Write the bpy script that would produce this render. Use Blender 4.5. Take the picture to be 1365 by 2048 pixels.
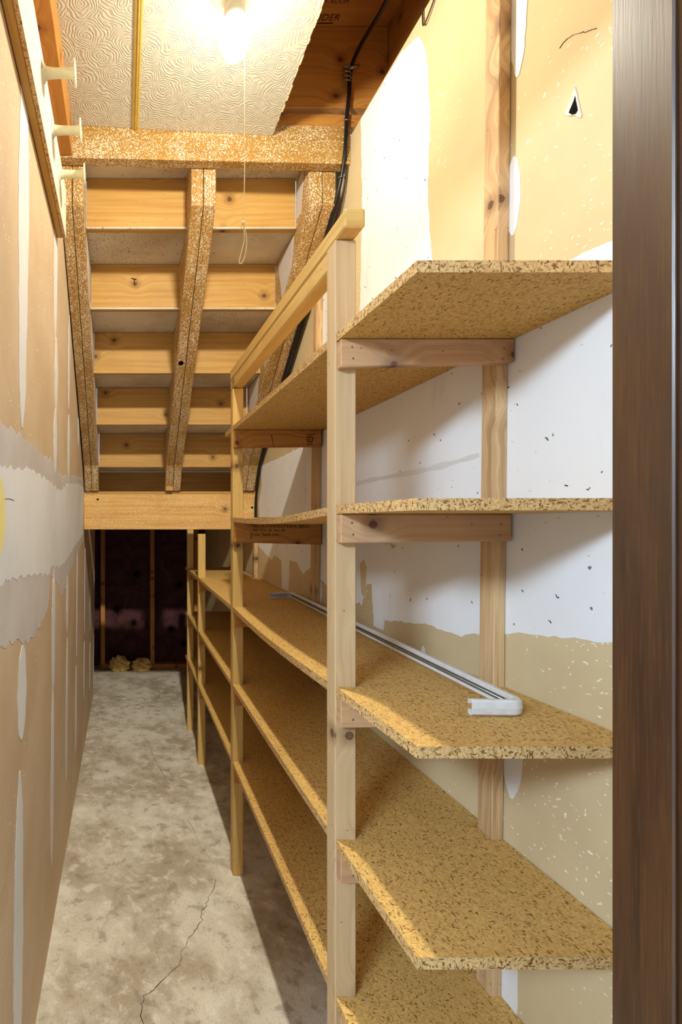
import bpy, bmesh, math, random
from mathutils import Vector, Matrix

for o in list(bpy.data.objects):
    bpy.data.objects.remove(o, do_unlink=True)
SC = bpy.context.scene
COL = SC.collection
R = random.Random(7)
CZ = 1.268                                   # eye height; heights below are often given relative to it

# ------------------------------------------------------------------ camera
cd = bpy.data.cameras.new('camera')
cd.sensor_fit = 'VERTICAL'
cd.sensor_height = 36.0
cd.lens = 1050 / 2048 * 36.0
cd.shift_x = 435.5 / 2048
cd.shift_y = 23.0 / 2048
cd.clip_start = 0.02
cam = bpy.data.objects.new('camera', cd)
cam.location = (0, 0, CZ)
cam.rotation_euler = (math.pi / 2, 0, 0)
COL.objects.link(cam)
SC.camera = cam

# ------------------------------------------------------------------ world, room light behind the doorway, exposure
w = bpy.data.worlds.new('world')
w.use_nodes = True
w.node_tree.nodes['Background'].inputs[0].default_value = (0.78, 0.89, 1.0, 1)
w.node_tree.nodes['Background'].inputs[1].default_value = 0.80
SC.world = w
ld = bpy.data.lights.new('room_ceiling_light', 'AREA')
ld.shape = 'RECTANGLE'
ld.size = 1.0
ld.size_y = 0.35
ld.energy = 108
ld.color = (0.66, 0.83, 1.0)
lo = bpy.data.objects.new('room_ceiling_light', ld)
lo.location = (-1.95, -1.40, 2.42)
lo.rotation_euler = (Vector((0.45, 1.2, 1.0)) - Vector(lo.location)).to_track_quat('-Z', 'Y').to_euler()
COL.objects.link(lo)
BULB_GLOW = 5.0
BULB_WATTS = 33.0
BULB_COLOR = (1.0, 0.96, 0.80, 1)
SC.view_settings.view_transform = 'Standard'
SC.view_settings.look = 'None'
SC.view_settings.gamma = 1.0
SC.view_settings.use_curve_mapping = False
SC.view_settings.exposure = 0.2

# ------------------------------------------------------------------ material helpers
def s2l(c):
    return tuple(((v / 255) / 12.92 if v / 255 <= 0.04045 else ((v / 255 + 0.055) / 1.055) ** 2.4) for v in c) + (1,)

class MT:
    def __init__(s, name, rough=0.6, spec=0.3):
        s.m = bpy.data.materials.new(name)
        s.m.use_nodes = True
        s.t = s.m.node_tree
        s.b = s.t.nodes['Principled BSDF']
        s.b.inputs['Roughness'].default_value = rough
        s.b.inputs['Specular IOR Level'].default_value = spec
    def n(s, typ, out=0, ins=None, **props):
        nd = s.t.nodes.new(typ)
        for k, v in props.items():
            setattr(nd, k, v)
        for k, v in (ins or {}).items():
            s.set(nd.inputs[k], v)
        return nd.outputs[out]
    def set(s, sock, v):
        if isinstance(v, bpy.types.NodeSocket):
            s.t.links.new(v, sock)
        else:
            sock.default_value = v
    def math(s, op, a, b=0.0, c=0.0, clamp=False):
        return s.n('ShaderNodeMath', 0, {0: a, 1: b, 2: c}, operation=op, use_clamp=clamp)
    def uv(s):
        return s.n('ShaderNodeUVMap', 0, uv_map='uv')
    def scale(s, v, x, y, z=1.0):
        return s.n('ShaderNodeVectorMath', 0, {0: v, 1: (x, y, z)}, operation='MULTIPLY')
    def noise(s, v, scale, detail=3.0, rough=0.55, dist=0.0, out=0, dims='3D'):
        return s.n('ShaderNodeTexNoise', out, {'Vector': v, 'Scale': scale, 'Detail': detail, 'Roughness': rough, 'Distortion': dist}, noise_dimensions=dims)
    def voro(s, v, scale, out='Distance', rnd=1.0, feature='F1'):
        return s.n('ShaderNodeTexVoronoi', out, {'Vector': v, 'Scale': scale, 'Randomness': rnd}, feature=feature, voronoi_dimensions='2D')
    def ramp(s, f, stops, interp='LINEAR'):
        nd = s.t.nodes.new('ShaderNodeValToRGB')
        nd.color_ramp.interpolation = interp
        e = nd.color_ramp.elements
        while len(e) < len(stops):
            e.new(0.5)
        for i, (p, c) in enumerate(stops):
            e[i].position = p
            e[i].color = c if len(c) == 4 else tuple(c) + (1,)
        s.set(nd.inputs[0], f)
        return nd.outputs[0]
    def step(s, f, a, b):
        return s.n('ShaderNodeMapRange', 0, {0: f, 1: a, 2: b, 3: 0.0, 4: 1.0}, interpolation_type='SMOOTHSTEP')
    def mix(s, f, a, b, mode='MIX'):
        nd = s.t.nodes.new('ShaderNodeMix')
        nd.data_type = 'RGBA'
        nd.blend_type = mode
        s.set(nd.inputs[0], f); s.set(nd.inputs[6], a); s.set(nd.inputs[7], b)
        return nd.outputs[2]
    def bump(s, h, strength, dist=0.002):
        s.set(s.b.inputs['Normal'], s.n('ShaderNodeBump', 0, {'Height': h, 'Strength': strength, 'Distance': dist}))
    def color(s, c):
        s.set(s.b.inputs['Base Color'], c)
        return s.m

def flat(name, c, rough=0.5, metal=0.0, spec=0.4):
    k = MT(name, rough, spec)
    k.b.inputs['Metallic'].default_value = metal
    v = k.noise(k.uv(), 60, 2)
    lin = s2l(c)
    dk = tuple(x * 0.88 for x in lin[:3]) + (1,)
    return k.color(k.mix(k.step(v, 0.3, 0.7), dk, lin))

def pine(name, light, dark, knot=(96, 52, 26), fleck=0.0, knots=True, rough=0.55, kscale=4.0, grey=0.0):
    k = MT(name, rough, 0.25)
    uv = k.uv()
    kd = k.voro(uv, kscale)
    kn = k.noise(uv, 55, 2)
    dm = k.math('ADD', k.math('DIVIDE', kd, kscale), k.math('MULTIPLY', k.math('SUBTRACT', kn, 0.5), 0.010))
    sp = k.n('ShaderNodeSeparateXYZ', 0, {0: uv})
    nd = sp.node
    u, v = nd.outputs[0], nd.outputs[1]
    near = k.math('SUBTRACT', 1.0, k.step(dm, 0.0, 0.07))
    wob = k.noise(k.scale(uv, 1.6, 3.0), 1.0, 2)
    v2 = k.math('ADD', v, k.math('ADD', k.math('MULTIPLY', near, 0.028 if knots else 0.0), k.math('MULTIPLY', wob, 0.02)))
    gv = k.n('ShaderNodeCombineXYZ', 0, {0: k.math('MULTIPLY', u, 2.2), 1: k.math('MULTIPLY', v2, 75.0)})
    g1 = k.noise(gv, 1.0, 3, 0.6)
    gf = k.n('ShaderNodeCombineXYZ', 0, {0: k.math('MULTIPLY', u, 9.0), 1: k.math('MULTIPLY', v2, 420.0)})
    g2 = k.noise(gf, 1.0, 2)
    L, D = s2l(light), s2l(dark)
    c = k.mix(k.math('MULTIPLY', k.step(g1, 0.30, 0.78), 0.85), L, D)
    c = k.mix(k.math('MULTIPLY', k.step(g2, 0.45, 0.75), 0.25), c, D)
    blotch = k.noise(uv, 5.0, 3)
    c = k.mix(k.math('MULTIPLY', k.step(blotch, 0.45, 0.75), 0.30), c, D)
    h = g1
    if knots:
        K = s2l(knot)
        halo = k.math('SUBTRACT', 1.0, k.step(dm, 0.008, 0.032))
        c = k.mix(k.math('MULTIPLY', halo, 0.45), c, K)
        rings = k.math('ADD', 0.75, k.math('MULTIPLY', k.math('SINE', k.math('MULTIPLY', dm, 1500.0)), 0.2))
        core = k.math('SUBTRACT', 1.0, k.step(dm, 0.006, 0.010))
        c = k.mix(k.math('MULTIPLY', core, rings), c, tuple(x * 0.55 for x in K[:3]) + (1,))
    if grey:
        gz = k.noise(uv, 9, 3)
        c = k.mix(k.math('MULTIPLY', k.step(gz, 0.4, 0.8), grey), c, s2l((120, 104, 104)))
    # small nail holes and specks
    sv = k.voro(uv, 13.0)
    c = k.mix(k.math('MULTIPLY', k.math('SUBTRACT', 1.0, k.step(sv, 0.016, 0.028)), 0.55), c, s2l((70, 42, 22)))
    if fleck:
        fv = k.n('ShaderNodeTexVoronoi', 0, {'Vector': uv, 'Scale': 400.0}, voronoi_dimensions='2D')
        fn = fv.node
        rnd = k.n('ShaderNodeSeparateColor', 0, {0: fn.outputs['Color']})
        dens = k.math('MULTIPLY', k.step(k.noise(uv, 7.0, 4, 0.65), 0.25, 0.72), fleck)
        on = k.math('MULTIPLY', k.math('LESS_THAN', rnd, dens), k.math('LESS_THAN', fv, 0.46))
        c = k.mix(on, c, s2l((246, 236, 214)))
        h = k.math('ADD', h, on)
    k.bump(h, 0.25, 0.001)
    return k.color(c)

def particle(name, a, b, dark, edge=False):
    k = MT(name, 0.62, 0.2)
    uv = k.uv()
    wv = k.n('ShaderNodeVectorMath', 0, {0: uv, 1: k.scale(k.noise(uv, 40, 2, out=1), 0.012, 0.012)}, operation='ADD')
    cols = []
    for sx, sy, sc in ((0.42, 1.0, 620.0), (1.0, 0.42, 560.0), (0.8, 0.8, 260.0)):
        vv = k.n('ShaderNodeTexVoronoi', 'Color', {'Vector': k.scale(wv, sx, sy), 'Scale': sc}, voronoi_dimensions='2D')
        cols.append(k.n('ShaderNodeSeparateColor', 0, {0: vv}))
    A, B, D = s2l(a), s2l(b), s2l(dark)
    mid = tuple((x + y) / 2 for x, y in zip(A, B))
    dk = 0.06 if not edge else 0.15
    st = [(0.0, D), (dk, D), (dk + 0.02, B), (0.45, mid), (0.8, A), (1.0, A)]
    c1 = k.ramp(cols[0], st, 'LINEAR')
    c2 = k.ramp(cols[1], st, 'LINEAR')
    c = k.mix(k.step(cols[2], 0.45, 0.55), c1, c2)
    bl = k.noise(uv, 4.0, 4)
    c = k.mix(k.math('MULTIPLY', k.step(bl, 0.4, 0.7), 0.22), c, B)
    bf = k.noise(uv, 900, 2)
    c = k.mix(0.12, c, k.ramp(bf, [(0.3, B), (0.7, A)]))
    # sparse long dark slivers
    sv = k.n('ShaderNodeTexVoronoi', 0, {'Vector': k.scale(wv, 0.35, 1.0), 'Scale': 120.0}, voronoi_dimensions='2D')
    rs = k.n('ShaderNodeSeparateColor', 0, {0: sv.node.outputs['Color']})
    on = k.math('MULTIPLY', k.math('LESS_THAN', sv, 0.15), k.math('LESS_THAN', rs, 0.28))
    c = k.mix(k.math('MULTIPLY', on, 0.8), c, D)
    k.bump(cols[0], 0.6 if edge else 0.12, 0.001)
    return k.color(c)

def drywall(name, a, b, speck=(240, 232, 214), amt=0.04, smudge=None):
    k = MT(name, 0.75, 0.15)
    uv = k.uv()
    f = k.noise(uv, 3.0, 5, 0.6)
    c = k.mix(k.step(f, 0.35, 0.7), s2l(a), s2l(b))
    f2 = k.noise(uv, 260, 2)
    c = k.mix(k.math('MULTIPLY', k.step(f2, 0.4, 0.65), 0.18), c, s2l(b))
    wv = k.n('ShaderNodeVectorMath', 0, {0: uv, 1: k.scale(k.noise(uv, 25, 2, out=1), 0.04, 0.04)}, operation='ADD')
    vv = k.n('ShaderNodeTexVoronoi', 0, {'Vector': k.scale(wv, 1.0, 0.5), 'Scale': 330.0}, voronoi_dimensions='2D')
    rc = k.n('ShaderNodeSeparateColor', 0, {0: vv.node.outputs['Color']})
    dens = k.math('MULTIPLY', k.step(k.noise(uv, 2.2, 4), 0.42, 0.7), amt)
    on = k.math('MULTIPLY', k.math('LESS_THAN', rc, dens), k.math('LESS_THAN', vv, 0.36))
    c = k.mix(on, c, s2l(speck))
    if smudge:
        sm = k.noise(k.scale(uv, 2.0, 9.0), 1.0, 4, 0.6)
        c = k.mix(k.math('MULTIPLY', k.step(sm, 0.60, 0.78), 0.35), c, s2l(smudge))
        dv = k.n('ShaderNodeTexVoronoi', 0, {'Vector': k.scale(wv, 1.0, 0.8), 'Scale': 16.0}, voronoi_dimensions='2D')
        rd = k.n('ShaderNodeSeparateColor', 0, {0: dv.node.outputs['Color']})
        dot = k.math('MULTIPLY', k.math('LESS_THAN', dv, 0.035), k.math('LESS_THAN', rd, 0.45))
        c = k.mix(k.math('MULTIPLY', dot, 0.8), c, s2l((70, 62, 60)))
    k.bump(f2, 0.08, 0.001)
    return k.color(c)

PINE = pine('pine_stair', (198, 156, 88), (170, 124, 62))
PINE_FLECK = pine('pine_stair_overspray', (170, 132, 72), (142, 102, 50), fleck=0.5, knots=False)
PINE_FLECK_LT = pine('pine_beam_overspray', (222, 178, 108), (190, 138, 76), fleck=0.12)
PINE_HEAD = pine('pine_header_overspray', (170, 130, 66), (142, 100, 46), fleck=0.5, knots=False)
PINE_POST = pine('pine_post', (208, 180, 140), (186, 154, 112), knot=(104, 64, 40), kscale=7.0)
PINE_CLEAT = pine('pine_cleat', (206, 166, 124), (176, 132, 92), knot=(92, 50, 40), grey=0.35, kscale=5.0)
PINE_ROUGH = pine('pine_back_post', (216, 182, 136), (150, 112, 74), kscale=6.0)
PINE_RAIL = pine('pine_rail', (214, 180, 112), (190, 150, 86))
PINE_ORANGE = pine('pine_joist', (190, 134, 66), (158, 102, 46), knot=(92, 40, 24), kscale=6.5)
PINE_CUT = pine('pine_end_grain', (236, 206, 150), (208, 166, 110), knots=False)
TREAD = drywall('tread_underside', (218, 208, 190), (180, 164, 140), speck=(110, 90, 66), amt=0.25, smudge=(96, 74, 48))
CHIP = particle('particle_board', (220, 182, 110), (186, 142, 76), (112, 74, 38))
CHIP_EDGE = particle('particle_board_edge', (220, 186, 128), (178, 134, 82), (104, 66, 38), edge=True)
PAPER = drywall('drywall_paper', (210, 186, 156), (196, 169, 137), amt=0.06)
PAPER_R = drywall('drywall_paper_right', (210, 190, 150), (198, 176, 138), amt=0.07)
WHITE = drywall('white_paint', (236, 236, 236), (228, 228, 230), speck=(196, 190, 184), amt=0.02, smudge=(178, 172, 166))
COMPOUND = drywall('joint_compound', (226, 224, 224), (214, 212, 212), amt=0.0)
PRIMER = drywall('thin_joint_compound', (206, 198, 194), (190, 180, 174), amt=0.02)
SMEAR = drywall('scuffed_paint', (222, 219, 216), (214, 211, 208), amt=0.0)
MUSTARD = drywall('yellow_paint', (236, 222, 150), (228, 210, 130), amt=0.0)
BLACK = flat('black_sheath', (22, 22, 24), 0.35)
INK = flat('dark_ink', (52, 26, 16), 0.8, spec=0.1)
STAMP = flat('stamp_ink', (66, 48, 44), 0.8, spec=0.1)
VOID = flat('dark_gap', (16, 13, 11), 0.9, spec=0.05)
MELAMINE = flat('white_melamine', (238, 234, 216), 0.4)
PEGW = flat('ivory_plastic', (232, 224, 190), 0.35)
RODW = flat('white_enamel', (222, 222, 222), 0.32)
GOLD = flat('gold_metal', (212, 184, 100), 0.35, 0.35)
STEEL = flat('steel', (150, 146, 140), 0.35, 0.9)
RUST = flat('rusty_wire', (92, 70, 52), 0.5, 0.6)
CORD = flat('cream_cord', (228, 214, 170), 0.7)
PORC = flat('ivory_porcelain', (226, 218, 190), 0.35)
GLASSBASE = flat('grey_bulb_base', (206, 200, 184), 0.4)
FIBER = drywall('yellow_fibre', (226, 196, 120), (190, 150, 80), amt=0.2)

def mk_concrete():
    k = MT('concrete', 0.55, 0.35)
    uv = k.uv()
    a = k.noise(uv, 3.2, 8, 0.68, 0.2)
    b = k.noise(uv, 16.0, 7, 0.7, 0.3)
    f = k.noise(uv, 160.0, 3)
    c = k.mix(k.step(a, 0.38, 0.62), s2l((172, 158, 138)), s2l((214, 205, 190)))
    c = k.mix(k.math('MULTIPLY', k.step(b, 0.52, 0.64), 0.6), c, s2l((228, 221, 208)))
    c = k.mix(k.math('MULTIPLY', k.step(b, 0.47, 0.36), 0.6), c, s2l((142, 128, 110)))
    c = k.mix(k.math('MULTIPLY', k.step(f, 0.52, 0.72), 0.3), c, s2l((128, 112, 94)))
    v = k.voro(uv, 30.0)
    c = k.mix(k.math('MULTIPLY', k.math('LESS_THAN', v, 0.04), 0.5), c, s2l((90, 76, 64)))
    k.bump(k.math('ADD', f, b), 0.12, 0.001)
    return k.color(c)
CONCRETE = mk_concrete()

def mk_stain():
    k = MT('dark_stained_wood', 0.36, 0.5)
    uv = k.uv()
    g = k.noise(k.scale(uv, 14.0, 420.0), 1.0, 3, 0.6)
    b = k.noise(k.scale(uv, 3.0, 24.0), 1.0, 3)
    c = k.mix(k.step(b, 0.35, 0.7), s2l((76, 46, 22)), s2l((54, 30, 16)))
    c = k.mix(k.math('MULTIPLY', k.step(g, 0.52, 0.68), 0.75), c, s2l((48, 28, 18)))
    c = k.mix(k.math('MULTIPLY', k.step(g, 0.46, 0.36), 0.25), c, s2l((108, 72, 36)))
    k.bump(g, 0.25, 0.0006)
    k.b.inputs['Coat Weight'].default_value = 0.5
    k.b.inputs['Coat Roughness'].default_value = 0.34
    k.set(k.b.inputs['Roughness'], k.n('ShaderNodeMapRange', 0, {0: g, 1: 0.3, 2: 0.7, 3: 0.30, 4: 0.46}))
    return k.color(c)
STAIN = mk_stain()

def mk_panel():
    k = MT('embossed_ceiling_panel', 0.6, 0.25)
    uv = k.uv()
    wv = k.n('ShaderNodeVectorMath', 0, {0: uv, 1: k.scale(k.noise(uv, 14, 2, out=1), 0.05, 0.05)}, operation='ADD')
    d = k.voro(wv, 13.0)
    n2 = k.noise(uv, 60, 3)
    ring = k.math('SINE', k.math('ADD', k.math('MULTIPLY', d, 62.0), k.math('MULTIPLY', n2, 6.5)))
    h = k.math('ADD', ring, k.math('MULTIPLY', k.noise(uv, 90, 2), 0.9))
    k.bump(h, 0.4, 0.0012)
    return k.color(k.mix(k.step(n2, 0.35, 0.65), s2l((200, 195, 180)), s2l((190, 183, 166))))
PANEL = mk_panel()
PANEL_EDGE = flat('fibre_panel_edge', (222, 206, 160), 0.8)

def mk_foil():
    k = MT('insulation_facing', 0.7, 0.08)
    uv = k.uv()
    n = k.noise(uv, 9.0, 4, 0.6, 0.8)
    k.bump(n, 0.9, 0.02)
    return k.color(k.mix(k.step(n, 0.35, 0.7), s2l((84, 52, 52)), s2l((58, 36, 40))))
FOIL = mk_foil()

def mk_glow():
    k = MT('lit_bulb', 0.4)
    em = k.n('ShaderNodeEmission', 0, {'Color': BULB_COLOR, 'Strength': BULB_GLOW})
    tr = k.n('ShaderNodeBsdfTransparent', 0)
    ad = k.n('ShaderNodeAddShader', 0, {0: em, 1: tr})
    k.t.links.new(ad, k.t.nodes['Material Output'].inputs['Surface'])
    return k.m
GLOW = mk_glow()

# ------------------------------------------------------------------ geometry helpers
WLOC = {}
def put_uv(me, grain):
    g = Vector(grain).normalized()
    lay = me.uv_layers.new(name='uv')
    ox, oy = R.uniform(0, 9), R.uniform(0, 9)
    for p in me.polygons:
        n = p.normal
        t = n.cross(g)
        if t.length < 0.35:
            a = Vector((1, 0, 0)) if abs(n.x) < 0.7 else Vector((0, 1, 0))
            uu = (a - n * a.dot(n)).normalized()
            vv = n.cross(uu)
        else:
            vv = t.normalized()
            uu = g
        for li in p.loop_indices:
            co = me.vertices[me.loops[li].vertex_index].co
            lay.data[li].uv = (co.dot(uu) + ox, co.dot(vv) + oy)

def tag(o, label=None, cat=None, group=None, kind=None):
    if label: o['label'] = label
    if cat: o['category'] = cat
    if group: o['group'] = group
    if kind: o['kind'] = kind
    return o

def place(o, loc, parent):
    WLOC[o.name] = Vector(loc)
    COL.objects.link(o)
    if parent is not None:
        o.parent = parent
        o.location = Vector(loc) - WLOC[parent.name]
    else:
        o.location = loc
    return o

def thing(name, loc, label, cat, group=None):
    o = bpy.data.objects.new(name, None)
    o.empty_display_size = 0.05
    place(o, loc, None)
    return tag(o, label, cat, group)

def mesh(name, verts, faces, mat, parent=None, grain=(0, 1, 0), smooth=False, bevel=0.0, mats=None, midx=None, seg=1):
    """verts in world coordinates; the object's origin is put at the middle of its base"""
    vs = [Vector(v) for v in verts]
    lo_ = Vector([min(v[i] for v in vs) for i in range(3)])
    hi_ = Vector([max(v[i] for v in vs) for i in range(3)])
    loc = Vector(((lo_.x + hi_.x) / 2, (lo_.y + hi_.y) / 2, lo_.z))
    me = bpy.data.meshes.new(name)
    me.from_pydata([v - loc for v in vs], [], faces)
    if midx:
        for p, i in zip(me.polygons, midx):
            p.material_index = i
    bm = bmesh.new()
    bm.from_mesh(me)
    bmesh.ops.recalc_face_normals(bm, faces=bm.faces)
    if bevel:
        es = [e for e in bm.edges if len(e.link_faces) == 2 and e.calc_face_angle(0) > 0.4]
        bmesh.ops.bevel(bm, geom=es, offset=bevel, segments=seg, affect='EDGES', clamp_overlap=True)
    bm.to_mesh(me)
    bm.free()
    me.update()
    put_uv(me, grain)
    for mm in (mats or [mat]):
        me.materials.append(mm)
    if smooth:
        for p in me.polygons:
            p.use_smooth = True
    o = bpy.data.objects.new(name, me)
    return place(o, loc, parent)

BOXF = [(0, 1, 3, 2), (4, 6, 7, 5), (0, 4, 5, 1), (2, 3, 7, 6), (0, 2, 6, 4), (1, 5, 7, 3)]
def box(name, x, y, z, mat, parent=None, grain=None, bevel=0.0015, rel=True, shear=None):
    """x, y, z: (low, high); z relative to eye height when rel"""
    zz = [q + CZ for q in z] if rel else z
    v = [(a, b, c) for a in x for b in y for c in zz]
    if shear:
        v = [shear(*p) for p in v]
    if grain is None:
        d = [x[1] - x[0], y[1] - y[0], zz[1] - zz[0]]
        i = d.index(max(d))
        grain = [(1, 0, 0), (0, 1, 0), (0, 0, 1)][i]
    return mesh(name, v, BOXF, mat, parent, grain, bevel=bevel)

def prism_x(name, poly, x0, x1, mat, parent=None, grain=(0, 1, 0), bevel=0.0):
    """poly of (depth, height above eye), extruded along x"""
    n = len(poly)
    v = [(x0, d, z + CZ) for d, z in poly] + [(x1, d, z + CZ) for d, z in poly]
    f = [tuple(range(n)), tuple(range(2 * n - 1, n - 1, -1))]
    f += [(i, n + i, n + (i + 1) % n, (i + 1) % n) for i in range(n)]
    return mesh(name, v, f, mat, parent, grain, bevel=bevel)

def tube(name, pts, r, mat, parent=None, seg=8, closed=False, cap=True):
    P = [Vector(p) for p in pts]
    n = len(P)
    rs = r if isinstance(r, (list, tuple)) else [r] * n
    verts, faces = [], []
    up = None
    for i in range(n):
        a = P[(i - 1) % n] if (closed or i > 0) else P[i]
        b = P[(i + 1) % n] if (closed or i < n - 1) else P[i]
        t = (b - a).normalized()
        if up is None:
            up = Vector((0, 0, 1)) if abs(t.z) < 0.9 else Vector((1, 0, 0))
        s = t.cross(up).normalized()
        up = s.cross(t).normalized()
        for k in range(seg):
            an = 2 * math.pi * k / seg
            verts.append(P[i] + (s * math.cos(an) + up * math.sin(an)) * rs[i])
    m = n if closed else n - 1
    for i in range(m):
        for k in range(seg):
            j = (i + 1) % n
            faces.append((i * seg + k, i * seg + (k + 1) % seg, j * seg + (k + 1) % seg, j * seg + k))
    if cap and not closed:
        faces.append(tuple(range(seg)))
        faces.append(tuple((n - 1) * seg + k for k in reversed(range(seg))))
    return mesh(name, verts, faces, mat, parent, smooth=True)

def lathe(name, prof, origin, axis, mat, parent=None, seg=24):
    """prof: (radius, distance along the axis)"""
    ax = Vector(axis).normalized()
    s = ax.cross(Vector((0, 0, 1)) if abs(ax.z) < 0.9 else Vector((1, 0, 0))).normalized()
    t = ax.cross(s)
    O = Vector(origin)
    v, f = [], []
    for r, h in prof:
        for k in range(seg):
            a = 2 * math.pi * k / seg
            v.append(O + ax * h + (s * math.cos(a) + t * math.sin(a)) * max(r, 1e-5))
    for i in range(len(prof) - 1):
        for k in range(seg):
            f.append((i * seg + k, i * seg + (k + 1) % seg, (i + 1) * seg + (k + 1) % seg, (i + 1) * seg + k))
    f.append(tuple(range(seg)))
    f.append(tuple((len(prof) - 1) * seg + k for k in range(seg)))
    return mesh(name, v, f, mat, parent, smooth=True)

def smooth_path(pts, n=6):
    P = [Vector(p) for p in pts]
    out = []
    for i in range(len(P) - 1):
        p0, p1, p2, p3 = P[max(i - 1, 0)], P[i], P[i + 1], P[min(i + 2, len(P) - 1)]
        for k in range(n):
            t = k / n
            out.append(0.5 * ((2 * p1) + (p2 - p0) * t + (2 * p0 - 5 * p1 + 4 * p2 - p3) * t * t + (3 * p1 - p0 - 3 * p2 + p3) * t ** 3))
    out.append(P[-1])
    return out

def XL(z):   # the plane of the left wall, z relative to eye height
    return -0.214 + 0.0075 * z
def XR(z):
    return 0.712 + 0.010 * z

def patch(parent, side, pts, mat, lift=0.0008, jag=0.004, stepl=0.012, name='joint_compound'):
    """a thin coat with a ragged outline on a side wall; pts of (depth, height above eye)"""
    P = []
    n = len(pts)
    for i in range(n):
        a, b = Vector(pts[i]), Vector(pts[(i + 1) % n])
        L = (b - a).length
        m = max(1, int(L / stepl))
        nr = Vector((-(b - a).y, (b - a).x)).normalized() if L > 1e-6 else Vector((0, 0))
        ph = R.uniform(0, 6)
        for k in range(m):
            q = a + (b - a) * (k / m)
            j = jag * (0.6 * math.sin(ph + k * 0.9) + R.uniform(-1, 1) * 0.6) if k else 0
            P.append(q + nr * j)
    n = len(P)
    X = (lambda z: XL(z) + lift) if side < 0 else (lambda z: XR(z) - lift)
    B = (lambda z: XL(z) - 0.001) if side < 0 else (lambda z: XR(z) + 0.001)
    v = [(X(p.y), p.x, p.y + CZ) for p in P] + [(B(p.y), p.x, p.y + CZ) for p in P]
    f = [tuple(range(n))] + [(i, n + i, n + (i + 1) % n, (i + 1) % n) for i in range(n)]
    return mesh(name, v, f, mat, parent, grain=(0, 0, 1))

def lens(d, z0, z1, wd):
    """outline of a long trowelled strip, (depth, height)"""
    L, Rr = [], []
    for i in range(11):
        t = i / 10
        h = wd / 2 * (math.sin(math.pi * t) ** 0.4 if 0 < t < 1 else 0.12) * R.uniform(0.9, 1.1)
        L.append((d - h, z0 + (z1 - z0) * t)); Rr.append((d + h, z0 + (z1 - z0) * t))
    return L + Rr[::-1]

def ribbon(name, pts, width, mat, parent, normal):
    """thin flat line following pts (world), lying on a surface with this normal"""
    P = [Vector(p) for p in pts]
    N = Vector(normal).normalized()
    v, f = [], []
    for i, p in enumerate(P):
        t = (P[min(i + 1, len(P) - 1)] - P[max(i - 1, 0)]).normalized()
        s = t.cross(N).normalized() * width * 0.5 * R.uniform(0.5, 1.3)
        v += [p - s + N * 0.0004, p + s + N * 0.0004, p + s - N * 0.0006, p - s - N * 0.0006]
    for i in range(len(P) - 1):
        a, b = 4 * i, 4 * i + 4
        for k in range(4):
            f.append((a + k, a + (k + 1) % 4, b + (k + 1) % 4, b + k))
    f += [(0, 1, 2, 3), tuple(len(v) - 4 + k for k in range(4))]
    return mesh(name, v, f, mat, parent)

def text(name, s, loc, rot, size, mat, parent, space=1.0, extrude=0.0003):
    cu = bpy.data.curves.new(name, 'FONT')
    cu.body = s
    cu.size = size
    cu.extrude = extrude
    cu.space_character = space
    cu.materials.append(mat)
    tmp = bpy.data.objects.new('tmp_text', cu)
    COL.objects.link(tmp)
    bpy.context.view_layer.update()
    me = bpy.data.meshes.new_from_object(tmp.evaluated_get(bpy.context.evaluated_depsgraph_get()))
    bpy.data.objects.remove(tmp, do_unlink=True)
    bpy.data.curves.remove(cu)
    me.name = name
    me.transform(Matrix.Rotation(rot[2], 4, 'Z') @ Matrix.Rotation(rot[0], 4, 'X'))
    o = bpy.data.objects.new(name, me)
    return place(o, loc, parent)

# ------------------------------------------------------------------ the setting
D_END = 4.66
floor = box('floor', (-0.75, 0.95), (-1.6, D_END + 0.1), (-0.10, 0.0), CONCRETE, rel=False, bevel=0, grain=(0, 1, 0))
tag(floor, 'bare mottled grey concrete floor with a hairline crack', None, kind='structure')
def fl(d, x):
    return (x, d, 0.0)
def jagged(pts, n=5, amp=0.006):
    out = []
    for a, b in zip(pts, pts[1:]):
        for k in range(n):
            t = k / n
            out.append((a[0] + (b[0] - a[0]) * t + R.uniform(-amp, amp), a[1] + (b[1] - a[1]) * t + R.uniform(-amp, amp)))
    out.append(pts[-1])
    return out
ribbon('crack', [fl(*p) for p in jagged([(1.867, .334), (1.768, .283), (1.70, .256), (1.658, .242), (1.598, .195), (1.534, .168), (1.508, .162), (1.412, .058), (1.383, .047), (1.25, .047), (1.1, .03)])], 0.0016, INK, floor, (0, 0, 1))
ribbon('crack', [fl(*p) for p in jagged([(2.0, .325), (2.07, .302), (2.245, .274)])], 0.0010, STAMP, floor, (0, 0, 1))
ribbon('crack', [fl(*p) for p in jagged([(2.55, .225), (2.70, .188), (2.9, .155), (3.07, .15)])], 0.0012, STAMP, floor, (0, 0, 1))

def slab_wall(name, side, d0, d1, z0, z1, mat, thick=0.0125):
    X = XL if side < 0 else XR
    v = []
    for d in (d0, d1):
        for z in (z0, z1):
            v += [(X(z), d, z + CZ), (X(z) + side * thick, d, z + CZ)]
    f = [(0, 2, 6, 4), (1, 5, 7, 3), (0, 1, 3, 2), (4, 6, 7, 5), (0, 4, 5, 1), (2, 3, 7, 6)]
    return mesh(name, v, f, mat, None, grain=(0, 0, 1))

wl = slab_wall('wall_left', -1, 0.46, 3.92, -CZ, 1.60, PAPER)
tag(wl, 'tan paper drywall on the left with white joint compound smears', None, kind='structure')
wr = slab_wall('wall_right', 1, 0.50, 2.80, -CZ, 1.235, PAPER_R)
tag(wr, 'tan drywall behind the shelves with a broad white painted band', None, kind='structure')

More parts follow.
